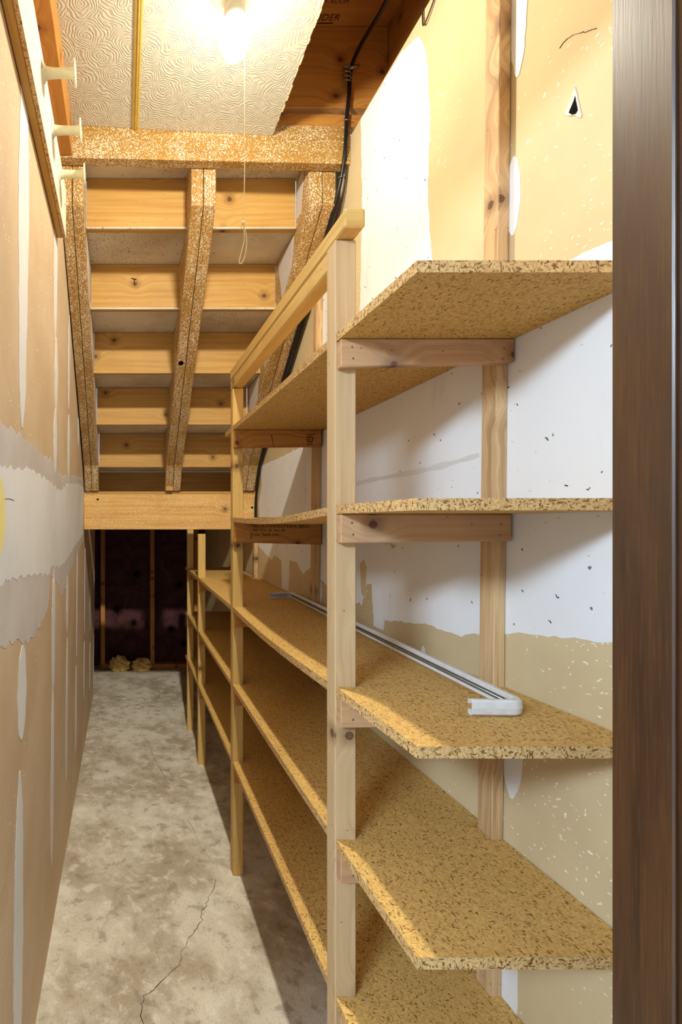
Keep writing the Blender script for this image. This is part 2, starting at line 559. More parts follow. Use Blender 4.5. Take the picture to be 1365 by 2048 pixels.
# left wall: broad double coat and the strips over each stud
patch(wl, -1, [(.47, .17), (.931, .175), (1.168, .186), (1.35, .178), (1.565, .189), (1.80, .16), (1.966, .18), (2.2, .20), (2.45, .215), (2.74, .235), (2.86, .23),
               (2.86, -.09), (2.74, -.10), (2.4, -.15), (2.15, -.19), (2.0, -.235), (1.81, -.255), (1.72, -.20), (1.60, -.165), (1.535, -.15), (1.50, -.235), (1.40, -.262), (1.2, -.271), (1.0, -.225), (.47, -.20)], PRIMER, 0.0007, 0.007)
patch(wl, -1, [(.47, .09), (.95, .10), (1.2, .125), (1.5, .12), (1.75, .105), (2.0, .15), (2.3, .17), (2.6, .19), (2.82, .19),
               (2.82, -.05), (2.6, -.075), (2.3, -.10), (2.05, -.13), (1.8, -.15), (1.55, -.125), (1.51, -.148), (1.23, -.12), (1.0, -.105), (.47, -.11)], COMPOUND, 0.0013, 0.006)
patch(wl, -1, [(.855 + .09 * math.cos(a * .4), .012 + .085 * math.sin(a * .4)) for a in range(16)], MUSTARD, 0.0019, 0.003, name='paint_splotch')
for d, z0, z1, wd in ((1.098, .20, 1.02, .085), (1.12, -.46, -.26, .075), (1.10, -1.25, -.52, .075),
                      (1.61, .56, 1.1, .055), (1.64, .34, .58, .05), (1.63, .16, .36, .06), (1.62, -.52, -.14, .055), (1.62, -1.05, -.50, .05),
                      (2.02, .44, .80, .05), (2.03, .16, .42, .055), (2.02, -.42, -.20, .05), (2.03, -1.0, -.44, .055),
                      (2.46, .36, .50, .05), (2.45, -.62, -.12, .05), (2.44, -1.06, -.66, .05),
                      (2.95, -.62, -.14, .06), (2.94, -.98, -.66, .05), (3.45, -.70, -.25, .07), (3.46, -1.1, -.78, .06)):
    patch(wl, -1, lens(d, z0, z1, wd * 1.25), COMPOUND, 0.0010 + R.uniform(0, .0003), 0.003)
patch(wl, -1, [(3.90, -.05), (3.92, -.05), (3.92, -1.25), (3.90, -1.25)], COMPOUND, 0.001, 0.004)
ribbon('crack', [(XL(0) + .0018, d, CZ + .044 + .002 * math.sin(d * 40)) for d in (.90, .93, .96, .99, 1.02)], 0.0008, STAMP, wl, (1, 0, 0))

# right wall: the white band (two heights) and the strips
patch(wr, 1, [(.50, .46), (.70, .43), (.764, .413), (.83, .421), (.90, .43), (1.0, .45), (1.15, .46), (1.205, .50), (1.225, .644), (1.24, .80), (1.232, .95), (1.25, 1.12), (1.28, 1.19), (1.36, 1.225), (1.60, 1.232),
              (1.585, 1.0), (1.59, .70), (1.60, .50), (1.66, .36), (2.0, .31), (2.45, .30), (2.74, .30), (2.70, .20), (2.77, .10), (2.73, -.02), (2.76, -.12),
              (2.60, -.155), (2.52, -.175), (2.46, -.15), (2.36, -.165), (2.345, -.29), (2.25, -.29), (2.24, -.155), (2.15, -.16), (2.07, -.20), (1.99, -.165), (1.93, -.17), (1.88, -.205), (1.70, -.235),
              (1.56, -.243), (1.53, -.175), (1.50, -.172), (1.485, -.29), (1.43, -.29), (1.425, -.262), (1.30, -.245), (1.22, -.236), (1.10, -.238), (1.06, -.222), (.97, -.205), (.94, -.195), (.85, -.186), (.764, -.173), (.50, -.16)], WHITE, 0.0008, 0.003)
for d, z0, z1, wd, m in ((.955, -.50, -.305, .048, COMPOUND), (.958, -.95, -.72, .042, COMPOUND), (.96, -1.22, -.96, .05, COMPOUND), (.957, .815, 1.24, .052, WHITE), (.966, .53, .675, .034, WHITE),
                         (1.87, .34, .98, .05, WHITE), (1.90, -.30, -.20, .05, WHITE), (1.24, -.29, -.36, .02, COMPOUND)):
    patch(wr, 1, lens(d, min(z0, z1), max(z0, z1), wd), m, 0.0012, 0.002)
patch(wr, 1, [(1.56, -.21), (1.575, -.12), (1.548, -.105), (1.53, -.13), (1.535, -.22)], PAPER_R, 0.0016, 0.002, name='bare_paper')
patch(wr, 1, [(1.385, -.067), (1.40, -.052), (1.365, -.058)], PAPER_R, 0.0016, 0.001, name='bare_paper')
# torn hole with lifted paper
patch(wr, 1, [(.853, .667), (.846, .657), (.834, .648), (.8225, .636), (.821, .640), (.8255, .655), (.829, .672), (.8335, .693), (.8385, .686), (.846, .674)], PRIMER, 0.0018, 0.0006, .004, name='torn_paper')
patch(wr, 1, [(.8440, .660), (.838, .6525), (.831, .6485), (.8275, .651), (.830, .665), (.8325, .678), (.8350, .672), (.839, .667)], VOID, 0.0024, 0.0004, .004, name='hole')
ribbon('crack', [(XR(z) - .0006, d, z + CZ) for d, z in jagged([(.866, .783), (.855, .786), (.839, .781), (.8215, .768), (.808, .760), (.797, .751)], 4, .0012)], 0.0006, STAMP, wr, (-1, 0, 0))
for d, z in ((.99, -.09), (.87, -.165), (.855, -.12), (1.3, -.02), (.84, .06), (.80, .055), (1.6, .45), (1.62, .60), (2.2, .08), (2.35, .12), (2.3, -.08), (2.42, -.1)):
    ribbon('scuff', [(XR(z) - .0010, d + k * .003, z + CZ + k * .004 * R.uniform(-1, 1)) for k in range(3)], 0.0018, STAMP, wr, (-1, 0, 0))

ribbon('scuff', [(XR(.13) - .0008, d, .118 + CZ + (1.6 - d) * .035 + .004 * math.sin(d * 9)) for d in [1.62 - .03 * q for q in range(20)]], 0.014, SMEAR, wr, (-1, 0, 0))
# bare bay beyond the drywall, far wall of studs and faced insulation
bay = box('wall_recess', (0.7275, 0.76), (2.78, D_END + .05), (-CZ, 0.30), PAPER_R, bevel=0, grain=(0, 0, 1))
tag(bay, 'bare brown board lining the dark bay behind the far shelf posts', None, kind='structure')
lb = box('wall_bay', (-0.42, -0.40), (3.85, D_END + .05), (-CZ, 0.30), PAPER, bevel=0, grain=(0, 0, 1))
tag(lb, 'shadowed side of the low storage bay past the left drywall', None, kind='structure')
lc = box('wall_leak_block', (-0.40, -0.232), (3.86, 3.90), (-CZ, 0.30), PAPER, bevel=0, grain=(0, 0, 1))  # unseen panel added to stop world light leaking in behind the left drywall
tag(lc, 'unseen added panel closing a light leak behind the left drywall end', None, kind='structure')
wb = box('wall_back', (-0.45, 0.80), (D_END + .03, D_END + .09), (-CZ, 0.40), FOIL, bevel=0, grain=(0, 0, 1))
tag(wb, 'dark far wall of studs filled with faced insulation printed with suns', None, kind='structure')
for x in (-0.20, 0.235, 0.62):
    box('stud', (x, x + .038), (D_END - .06, D_END + .029), (-CZ + .038, 0.30), PINE_ORANGE, wb)
box('bottom_plate', (-0.215, 0.76), (D_END - .06, D_END + .029), (-CZ, -CZ + .036), PINE_ORANGE, wb)
def sun(x, z, r):
    v, f = [], []
    y = D_END + .0285
    n = 14
    for k in range(16):
        a = 2 * math.pi * k / 16
        v.append((x + r * .46 * math.cos(a), y, CZ + z + r * .46 * math.sin(a)))
    f.append(tuple(range(16)))
    for k in range(n):
        a = 2 * math.pi * k / n
        c, s = math.cos(a), math.sin(a)
        b = len(v)
        w2 = r * .09
        for q, e in ((.52, -1), (.52, 1), (1.0 if k % 2 else .82, 0)):
            v.append((x + r * q * c - e * w2 * s, y, CZ + z + r * q * s + e * w2 * c))
        f.append((b, b + 1, b + 2))
    o = mesh('printed_sun', v, f, VOID, wb)
    return o
for x, z, r in ((.093, -.888, .055), (.426, -.94, .055), (-.06, -.77, .06), (.54, -1.07, .055), (.50, -.55, .055), (.12, -.45, .055)):
    sun(x, z, r)
# landing over the bay
land = box('ceiling_landing', (-0.45, 0.80), (3.30, D_END + .09), (0.12, 0.16), PINE_ORANGE, bevel=0)
tag(land, 'underside of the stair landing above the dark bay', None, kind='structure')

# upper bay, front wall with doorway
sub = box('ceiling', (-0.45, 0.90), (0.40, 1.72), (1.586, 1.61), PINE_ORANGE, bevel=0, grain=(1, 0, 0))
tag(sub, 'stamped orange subfloor boards high above the hanging ceiling panels', None, kind='structure')
for s, x, y, sz in (('INDER', 0.590, 1.655, .030), ('LAK', 0.530, 1.668, .030), ('BHB', .60, 1.565, .034), ('M  ROOM', .605, 1.60, .018)):
    text('stamp', s, (x, y, 1.586 + CZ - .0005), (math.pi, 0, math.pi * 0 + 0.0), sz, STAMP, sub, 1.05)
for x0, x1, y in ((.588, .665, 1.662), (.528, .575, 1.672)):
    box('stamp_line', (x0, x1), (y, y + .004), (1.5853, 1.5858), STAMP, sub, bevel=0)
rim = box('trim_1', (0.846, 0.884), (0.40, 1.72), (1.20, 1.586), PINE_ORANGE)
tag(rim, 'orange rim joist over the top of the right drywall', None, kind='structure')
pl = box('trim_2', (0.7385, 0.8455), (0.50, 1.668), (1.16, 1.233), PINE)
tag(pl, 'doubled top plate lying on the right wall', None, kind='structure')
fr = box('wall_front', (0.521, 0.90), (0.44, 0.498), (-CZ, 1.60), PAPER_R, bevel=0, grain=(0, 0, 1))
tag(fr, 'narrow front wall piece beside the doorway', None, kind='structure')
fh = box('wall_over_door', (-0.45, 0.521), (0.42, 0.498), (0.80, 1.60), PAPER_R, bevel=0, grain=(0, 0, 1))
tag(fh, 'wall above the doorway', None, kind='structure')

dj = tag(bpy.data.objects.new('door_1', None), 'dark brown stained door jamb with rounded stop at the right edge', None, kind='structure')
place(dj, (0.51, 0.49, 0), None)
box('jamb_board', (0.500, 0.5205), (0.42, 0.5375), (-CZ, 0.80), STAIN, dj, bevel=0.0012)
box('door_stop', (0.4955, 0.4999), (0.4725, 0.5045), (-CZ, 0.80), STAIN, dj, bevel=0.0015)

# ------------------------------------------------------------------ beams and the staircase
def T(k):
    return 1.03 - 0.182 * k
def DK(k):
    return 1.842 + 0.243 * k
def ZB(d):
    return 1.03 - 0.09 - 0.7475 * (d - 1.842)

hx0, hx1 = XL(1.2) + .001, XR(1.2) - .001
def tilt(x, y, z):
    return (x, y, z + (0.012 - 0.0226 * (x - hx0)))
hb = thing('header_beam', (0.25, 1.69, 1.155 + CZ), 'pine header speckled with white overspray across the top of the stair opening', 'beam')
box('lower_board', (hx0, hx1), (1.67, 1.708), (1.153, 1.272), PINE_HEAD, hb, shear=tilt)
box('upper_board', (hx0, 0.844), (1.672, 1.708), (1.2735, 1.312), PINE_ORANGE, hb, shear=tilt)
rb = box('rim_board', (hx0, 0.845), (1.674, 1.71), (1.326, 1.585), PINE_ORANGE)
tag(rb, 'dark orange pine board standing above the header beside the ceiling panel', 'board')
lg = box('ledger_board', (XL(1.2) + .001, -0.1625), (0.50, 1.668), (1.17, 1.30), PINE_ORANGE, bevel=0.002)
tag(lg, 'orange pine ledger running along the left wall under the ceiling', 'beam')

st = thing('staircase', (0.24, 2.45, CZ), 'open underside of a pine staircase with three doubled stringers', 'staircase')
def stringer(x0, x1, mat):
    s = bpy.data.objects.new('stringer', None)
    place(s, ((x0 + x1) / 2, 2.3, CZ), st)
    d0, d1 = 1.712, 2.80
    poly = [(d0, ZB(d0)), (2.70, ZB(2.70)), (2.785, .1735), (d1, .1735), (d1, T(3) - .002)]
    for k in (3, 2, 1, 0):
        poly += [(DK(k) + .0, T(k) - .002)]
        if k > 0:
            poly += [(DK(k), T(k - 1) - .002)]
    poly += [(DK(0), 1.205), (d0, 1.205)]
    q = [poly[0]]
    for p in poly[1:]:
        if (Vector(p) - Vector(q[-1])).length > 1e-4:
            q.append(p)
    xm = (x0 + x1) / 2
    g = (0, 1, -0.7475)
    prism_x('ply', q, x0, xm - .0012, mat, s, g, bevel=0.0018)
    prism_x('ply', [(d, z) for d, z in q], xm + .0012, x1, mat, s, g, bevel=0.0018)
stringer(-0.2035, -0.131, PINE_FLECK)
stringer(0.222, 0.302, PINE_FLECK)
stringer(0.606, 0.694, PINE_FLECK)
for k in range(0, 6):
    box('riser', (-0.1295 if k < 5 else -.2, 0.6045 if k < 5 else .738), (DK(k), DK(k) + .019), (T(k), T(k - 1) - .0015), PINE, st, bevel=0.001)
for k in range(-1, 6):
    y0, y1 = (DK(k) + .0, DK(k + 1) + .0185)
    if k == -1:
        y0 = 1.712
    box('tread', (-0.203, 0.706 if k < 4 else .738), (y0 + .0005, y1), (T(k) + .0005, T(k) + .030), TREAD, st, grain=(1, 0, 0), bevel=0.001)
    # white edge of the tread showing under the riser
    if k >= 0:
        box('nosing', (-0.129, 0.604), (DK(k) - .008, DK(k) + .0), (T(k) + .0, T(k) + .007), TREAD, st, bevel=0.001) if k in (0, 1) else None
lathe('bolt_hole', [(.011, -.0004), (.011, .0006)], (.2415, 2.2, ZB(2.2) + CZ), (0, -.5987, -.801), VOID, st, 16)
for q in ([(.030, 2.0845, .975), (.037, 2.0845, .972), (.052, 2.0845, .968)], [(.043, 2.0845, .971), (.044, 2.0845, .945)]):
    ribbon('pencil_mark', [(a, b, c + CZ) for a, b, c in q], .004, INK, st, (0, -1, 0))
# scraped white paint on the inner sides of the outer stringers
def scrape(x, pts, nrm):
    s = 1 if nrm > 0 else -1
    v = [(x + s * .0008, d, z + CZ) for d, z in pts]
    n = len(v)
    v += [(x - s * .0004, d, z + CZ) for d, z in pts]
    f = [tuple(range(n))] + [(i, n + i, n + (i + 1) % n, (i + 1) % n) for i in range(n)]
    mesh('scraped_paint', v, f, PRIMER, st, grain=(0, 1, -.75))
for k in range(0, 4):
    d = DK(k)
    scrape(-0.131, [(d + .02, T(k) - .01), (d + .20, T(k) - .02), (d + .19, ZB(d + .19) + .02), (d + .06, ZB(d + .06) + .02)], 1)
    scrape(0.606, [(d + .02, T(k) - .01), (d + .21, T(k) - .02), (d + .16, ZB(d + .16) + .03), (d + .05, ZB(d + .05) + .02)], -1)
scrape(0.606, [(1.76, 1.19), (1.83, 1.185), (1.835, 1.06), (1.79, 1.06)], -1)
box('spacer_block', (0.225, 0.262), (2.770, 2.7985), (0.1735, 0.20), PINE, st, bevel=0.001)

lbm = thing('landing_beam', (0.25, 2.82, CZ - .032), 'knotty pine beam crossing low under the stairs above the dark bay', 'beam')
box('board', (XL(0) + .003, 0.7085), (2.80, 2.838), (-0.032, 0.158), PINE_FLECK_LT, lbm, bevel=0.002)
box('top_strip', (XL(0) + .003, 0.7085), (2.803, 2.838), (0.159, 0.171), PINE, lbm, bevel=0.001)
for x, z, r in ((-.137, .128, .006), (.687, .085, .006)):
    lathe('bolt_hole', [(r, -.0003), (r, .0003)], (x, 2.7998, z + CZ), (0, -1, 0), VOID, lbm, 12)

# ------------------------------------------------------------------ hanging ceiling panels, gold strip
def ctilt(x, y, z):
    return (x, y, z - 0.054 * x)
for x0, x1, lab in ((-0.176, 0.0325, 'narrow embossed cream ceiling panel left of the gold strip'), (0.0435, 0.474, 'wide embossed cream ceiling panel holding the bulb')):
    t = thing('ceiling_panel', ((x0 + x1) / 2, 1.1, 1.258 + CZ), lab, 'ceiling panel', 'embossed ceiling panels')
    box('face_sheet', (x0, x1), (0.50, 1.6685), (1.258, 1.2605), PANEL, t, shear=ctilt, bevel=0, grain=(0, 1, 0))
    box('core', (x0 + .0005, x1 - .0005), (0.501, 1.668), (1.2606, 1.270), PANEL_EDGE, t, shear=ctilt, bevel=0)
    if x1 > .4:
        for k in range(16):     # crumbled paper along the cut side
            y = 0.95 + k * .043 + R.uniform(-.012, .012)
            box('paper_shred', (x1 - .001, x1 + R.uniform(.001, .004)), (y, y + R.uniform(.012, .035)), (1.258 - .001, 1.2655), PANEL_EDGE, t, shear=ctilt, bevel=0.0006)
gs = thing('gold_strip', (0.038, 1.1, 1.25 + CZ), 'grooved gold metal joint strip between the two ceiling panels', 'metal strip')
prof = [(-.0105, .0), (-.0105, -.002), (-.006, -.004), (-.0045, -.0025), (-.0015, -.0025), (-.001, -.006), (.001, -.006), (.0015, -.0025), (.0045, -.0025), (.006, -.004), (.0105, -.002), (.0105, .0)]
n = len(prof)
zz = 1.2575 - .054 * .038
v = [(0.038 + a, 0.5, zz + b + CZ) for a, b in prof] + [(0.038 + a, 1.669, zz + b + CZ) for a, b in prof]
mesh('cover', v, [tuple(range(n)), tuple(range(n, 2 * n))] + [(i, n + i, n + (i + 1) % n, (i + 1) % n) for i in range(n)], GOLD, gs)
box('web', (.0335, .0425), (.5, 1.668), (zz, zz + .016), GOLD, gs, bevel=0)

# ------------------------------------------------------------------ lamp with pull cord
LX, LY = 0.259, 1.222
zp = 1.258 - .054 * LX
lamp = thing('ceiling_lamp', (LX, LY, zp + CZ), 'bare glowing bulb in an ivory lampholder with a pull cord', 'lamp')
lathe('lampholder', [(.054, -.001), (.054, .004), (.050, .012), (.036, .018), (.028, .022), (.0245, .028), (.0235, .040)], (LX, LY, zp + CZ - .003), (0, 0, -1), PORC, lamp, 32)
bz = zp + CZ
lathe('bulb_base', [(.0235, .036), (.0240, .046), (.0245, .060), (.0235, .068), (.0215, .0705)], (LX, LY, bz), (0, 0, -1), GLASSBASE, lamp, 28)
lathe('bulb', [(.0195, .071), (.0215, .080), (.0265, .090), (.030, .100), (.0312, .110), (.0312, .124), (.0305, .136), (.0280, .147), (.0225, .155), (.012, .160), (.003, .1615)], (LX, LY, bz), (0, 0, -1), GLOW, lamp, 28)
bl = bpy.data.lights.new('filament', 'POINT')
bl.energy = BULB_WATTS
bl.color = BULB_COLOR[:3]
bl.shadow_soft_size = 0.026
bl.use_nodes = True
_e = bl.node_tree.nodes['Emission']
_f = bl.node_tree.nodes.new('ShaderNodeLightFalloff')
_f.inputs['Strength'].default_value = 1.0
_s = bl.node_tree.nodes.new('ShaderNodeMath')
_s.operation = 'MULTIPLY_ADD'
_s.inputs[1].default_value = 0.6
_c = bl.node_tree.nodes.new('ShaderNodeMath')
_c.operation = 'MULTIPLY'
_c.inputs[1].default_value = 0.4
bl.node_tree.links.new(_f.outputs['Constant'], _c.inputs[0])
bl.node_tree.links.new(_f.outputs['Linear'], _s.inputs[0])
bl.node_tree.links.new(_c.outputs[0], _s.inputs[2])
bl.node_tree.links.new(_s.outputs[0], _e.inputs['Strength'])
blo = bpy.data.objects.new('filament', bl)
place(blo, (LX, LY, bz - .118), lamp)
cx, cy = 0.2875, 1.244
pc = tube('pull_cord', smooth_path([(LX + .02, LY + .012, bz - .03), (cx - .001, cy, bz - .045), (cx, cy, bz - .09), (cx, cy, .95 + CZ), (cx - .0005, cy, .80 + CZ), (cx - .003, cy, .715 + CZ)], 5), 0.0011, CORD, lamp, 6)
lathe('knot', [(.001, -.005), (.004, -.003), (.0048, 0), (.004, .003), (.001, .005)], (cx - .003, cy, .712 + CZ), (0, 0, 1), CORD, pc, 10)
tube('loop', smooth_path([(cx - .003, cy, .709 + CZ), (cx + .0035, cy, .685 + CZ), (cx + .0045, cy, .66 + CZ), (cx + .001, cy, .635 + CZ), (cx - .006, cy, .618 + CZ), (cx - .0115, cy, .616 + CZ), (cx - .0125, cy, .623 + CZ), (cx - .006, cy, .65 + CZ), (cx - .0005, cy, .675 + CZ), (cx - .003, cy + .001, .709 + CZ)], 5), 0.0010, CORD, pc, 6)

# ------------------------------------------------------------------ peg rail on the left wall
xw = XL(.95)
pr = thing('peg_rail', (xw + .015, 1.1, .88 + CZ), 'white peg rail on a wooden cleat high on the left wall', 'coat rack')
box('wall_cleat', (xw + .001, -0.1868), (0.45, 1.62), (.880, 1.02), PINE, pr, bevel=0.002)
box('rail_board', (-0.1865, -0.1785), (0.45, 1.624), (.879, 1.028), CHIP_EDGE, pr, bevel=0.0005)
box('melamine_face', (-0.1784, -0.1776), (0.45, 1.6245), (.8795, 1.0285), MELAMINE, pr, bevel=0)
for d, z in ((1.166, 1.000), (1.313, .983), (1.4456, .962)):
    pg = lathe('peg', [(.0150, .0), (.0150, .004), (.0118, .008), (.0105, .018), (.0098, .035), (.0100, .052), (.0112, .066), (.0120, .0685)], (-0.1776, d, z + CZ), (1, 0, 0), PEGW, pr, 20)
    lathe('flange', [(.013, .0), (.026, .0005), (.0268, .0015), (.0262, .003), (.012, .0042), (.002, .0044)], (-0.1776 + .0685, d, z + CZ), (1, 0, 0), PEGW, pg, 28)
    lathe('collar', [(.019, .0), (.019, .0022), (.0155, .004)], (-0.1777, d, z + CZ), (1, 0, 0), MELAMINE, pg, 20)
    box('pencil_mark', (-0.1778, -0.1774), (d - .028, d - .024), (z - .012, z + .008), STAMP, pr, bevel=0)
lathe('nail', [(.002, 0), (.002, .008), (.004, .0085), (.004, .010)], (-0.1776, 1.57, .955 + CZ), (1, 0, 0), MELAMINE, pr, 10)

# ------------------------------------------------------------------ shelving unit
su = thing('shelving_unit', (0.55, 2.0, 0), 'long homemade pine and particle board shelving along the right wall', 'shelves')
PX0, PX1 = 0.394, 0.432
POSTS = [(0.973, 1.013, 0.526), (1.889, 1.928, 0.487), (2.758, 2.796, -0.055), (3.230, 3.268, -0.010)]
for i, (a, b, top) in enumerate(POSTS):
    box('post', (PX0 - (.0015 if i == 0 else 0), PX1), (a, b), (-CZ + .0005, top), PINE_POST if i == 0 else PINE_RAIL, su, bevel=0.002)
def lean(x, y, z):
    return (x + .010 * (z - CZ), y, z)
for i, (a, b, top) in enumerate(POSTS):
    tp = 1.20 if i == 0 else (.98 if i == 1 else (-.04 if i == 2 else -.01))
    dx = .0 if i < 3 else .012
    box('back_post', (0.689 + dx, 0.7105 + dx), (a, b), (-CZ + .0005, tp), PINE_ROUGH, su, shear=lean, bevel=0.0015)

LEV = [  # name, height of the top at the four posts, near end, far end, sag between the first two posts
    ([.353, .351, .350, .350], .704, 2.03, .002),
    ([.034, .022, .022, .022], .704, 1.935, .013),
    ([-.303, -.300, -.284, -.277], .704, 3.34, .011),
    ([-.586, -.579, -.565, -.560], .704, 3.34, .003),
    ([-.877, -.857, -.846, -.835], .704, 3.34, .002)]
TH = 0.0162
def ztop(lv, d):
    zs, _, _, sag = LEV[lv]
    ds = [.973, 1.889, 2.758, 3.23]
    if d <= ds[0]:
        return zs[0] + (.004 if lv in (2, 3) else .0) * (ds[0] - d) / .27
    for i in range(3):
        if d <= ds[i + 1]:
            t = (d - ds[i]) / (ds[i + 1] - ds[i])
            z = zs[i] + (zs[i + 1] - zs[i]) * t
            return z - (sag if i == 0 else sag * .2) * math.sin(math.pi * t)
    return zs[3]
def shelf(lv):
    zs, d0, d1, sag = LEV[lv]
    br = {round(d0, 4), round(d1, 4)}
    notch = []
    for a, b, _ in POSTS:
        if a < d1 and LEV[lv][0][0] < 9:
            notch.append((a - .0005, b + .0005))
            br |= {a - .0005, min(b + .0005, d1)}
    x = d0
    while x < d1:
        br.add(round(x, 4)); x += 0.06
    ds = sorted(br)
    v, f, mi = [], [], []
    for a, b in zip(ds, ds[1:]):
        if b - a < 1e-4:
            continue
        m = (a + b) / 2
        inn = any(p <= m <= q for p, q in notch)
        x0 = (PX1 + .0005) if inn else PX0
        base = len(v)
        for d in (a, b):
            zt = ztop(lv, d)
            x1 = XR(zt) - (.024 if inn else .002)
            for xx in (x0, x1):
                for z in (zt - TH, zt):
                    v.append((xx, d, z + CZ))
        # 0 a,x0,lo 1 a,x0,hi 2 a,x1,lo 3 a,x1,hi 4.. same at b
        q = [(1, 3, 7, 5), (0, 4, 6, 2), (0, 1, 5, 4), (2, 6, 7, 3)]
        mm = [0, 0, 1, 1]
        q.append((0, 2, 3, 1)); mm.append(1)
        q.append((4, 5, 7, 6)); mm.append(1)
        f += [tuple(base + i for i in t) for t in q]
        mi += mm
    return mesh('shelf', v, f, CHIP, su, mats=[CHIP, CHIP_EDGE], midx=mi)
shelves = [shelf(i) for i in range(5)]

def cleat(lv, pi, h, x1=0.700, drop_r=0.0, mat=PINE_CLEAT):
    a = POSTS[pi][0]
    zt = min(ztop(lv, a), ztop(lv, a - .02)) - TH - .0008
    x0 = PX0 + .0012
    y0, y1 = a - .0195, a - .0006
    v = []
    for y in (y0, y1):
        v += [(x0, y, zt - h + CZ), (x0, y, zt + CZ), (x1, y, zt - h + drop_r + CZ), (x1, y, zt + CZ)]
    f = [(0, 1, 3, 2), (4, 6, 7, 5), (0, 4, 5, 1), (2, 3, 7, 6), (0, 2, 6, 4), (1, 5, 7, 3)]
    o = mesh('cleat', v, f, mat, su, grain=(1, 0, 0), bevel=0.0018)
    for (nx, nz) in ((.02, .3), (.022, .7), (x1 - x0 - .02, .35), (x1 - x0 - .022, .72)):
        if pi < 2:
            lathe('nail', [(.0022, 0), (.0022, .0006), (.001, .001)], (x0 + nx, y0 + .0004, zt - h * nz + CZ), (0, -1, 0), STEEL, o, 8)
    return o, y0, zt
CL = {}
for lv in range(5):
    for pi in range(4):
        if POSTS[pi][0] > LEV[lv][2]:
            continue
        h = {(0, 0): .052, (1, 0): .053, (0, 1): .064, (1, 1): .072}.get((lv, pi), .052)
        CL[lv, pi] = cleat(lv, pi, h, x1=.7115 if (lv == 0 and pi == 0) else .706, drop_r=.010 if (lv, pi) == (0, 0) else (-.008 if (lv, pi) == (1, 1) else .004),
                           mat=PINE_CLEAT if pi == 0 else PINE_ORANGE)
# writing and stamp on the two cleats at the second post
o, y0, zt = CL[1, 1]
rx = (math.pi / 2, 0, 0)
text('lettering', 'NORTHWESTERN BELL', (.464, y0 - .0005, zt - .0195 + CZ), rx, .0165, INK, o, 1.22)
text('lettering', '250  5TH  ST  Ave  SE', (.461, y0 - .0005, zt - .0325 + CZ), rx, .0125, INK, o, 1.0)
text('lettering', 'Cedar  Rapids  Iowa', (.459, y0 - .0005, zt - .047 + CZ), rx, .0115, INK, o, 1.0)
box('saw_mark', (.4545, .4565), (y0 - .0006, y0 + .0005), (zt - .060, zt - .036), INK, o, bevel=0)
o, y0, zt = CL[0, 1]
tube('stamp_ring', [(.6645 + .0105 * math.cos(a * .314), y0 - .0002, zt - .034 + CZ + .0105 * math.sin(a * .314)) for a in range(20)], .0016, INK, o, 4, closed=True)
text('stamp', 'R', (.6595, y0 - .0005, zt - .0395 + CZ), rx, .0145, INK, o)
box('stamp_line', (.648, .681), (y0 - .0006, y0 + .0005), (zt - .0185, zt - .0165), INK, o, bevel=0)
box('stamp_line', (.653, .676), (y0 - .0006, y0 + .0005), (zt - .0525, zt - .0505), INK, o, bevel=0)
ribbon('pencil_stroke', [(.527, y0, zt - .018 + CZ), (.532, y0, zt - .04 + CZ), (.5355, y0, zt - .060 + CZ)], .0022, INK, o, (0, -1, 0))

box('rail', (PX0, PX1 - .001), (0.934, 1.935), (0.5275, 0.562), PINE_RAIL, su, bevel=0.003)
box('rail', (PX0 + .001, PX1 - .001), (1.0135, 1.934), (0.488, 0.526), PINE_RAIL, su, bevel=0.003)

# ------------------------------------------------------------------ white curtain rod lying on the middle shelf
def rod():
    zb = -.299 + CZ
    P = [Vector((.582, 2.085)), Vector((.684, 2.125)), Vector((.628, .812)), Vector((.542, .815))]
    rr = .022
    path = [(P[0], (P[1] - P[0]).normalized())]
    for i in (1, 2):
        a, b = (P[i] - P[i - 1]).normalized(), (P[i + 1] - P[i]).normalized()
        ang = a.angle(b)
        tl = rr * math.tan(ang / 2)
        s, e = P[i] - a * tl, P[i] + b * tl
        sg = 1 if a.x * b.y - a.y * b.x > 0 else -1
        nrm = Vector((-a.y, a.x)) * sg
        c = s + nrm * rr
        for k in range(9):
            t = ang * k / 8 * sg
            rad = s - c
            q = c + Vector((rad.x * math.cos(t) - rad.y * math.sin(t), rad.x * math.sin(t) + rad.y * math.cos(t)))
            dd = Vector((a.x * math.cos(t) - a.y * math.sin(t), a.x * math.sin(t) + a.y * math.cos(t)))
            path.append((q, dd))
    path.append((P[3], (P[3] - P[2]).normalized()))
    H, W, t = .0245, .011, .0012
    # (outward, height): outer skin then inner skin, open towards the inside
    pf = [(-W, .0075), (-W, .002), (-W + .002, 0), (-.003, 0), (0, .003), (.0012, H / 2), (0, H - .003), (-.003, H), (-W + .002, H), (-W, H - .002), (-W, H - .0075),
          (-W + t, H - .0075), (-W + t, H - t * 2), (-.004, H - t), (-t, H - .004), (-t, .004), (-.004, t), (-W + t, t * 2), (-W + t, .0075)]
    n = len(pf)
    v, f = [], []
    for q, dd in path:
        o2 = Vector((-dd.y, dd.x))
        for a, h in pf:
            v.append((q.x + o2.x * a, q.y + o2.y * a, zb + h))
    for i in range(len(path) - 1):
        for k in range(n):
            f.append((i * n + k, i * n + (k + 1) % n, (i + 1) * n + (k + 1) % n, (i + 1) * n + k))
    f += [tuple(range(n)), tuple((len(path) - 1) * n + k for k in range(n))]
    return v, f
v, f = rod()
cr = thing('curtain_rod', (.63, 1.45, -.299 + CZ), 'white enamel curtain rod with bent ends lying on the middle shelf', 'curtain rod')
mesh('channel', v, f, RODW, cr)
tube('slider_track', [(.6715, 2.09, -.2875 + CZ), (.6205, .85, -.2875 + CZ)], .0030, STEEL, cr, 6)

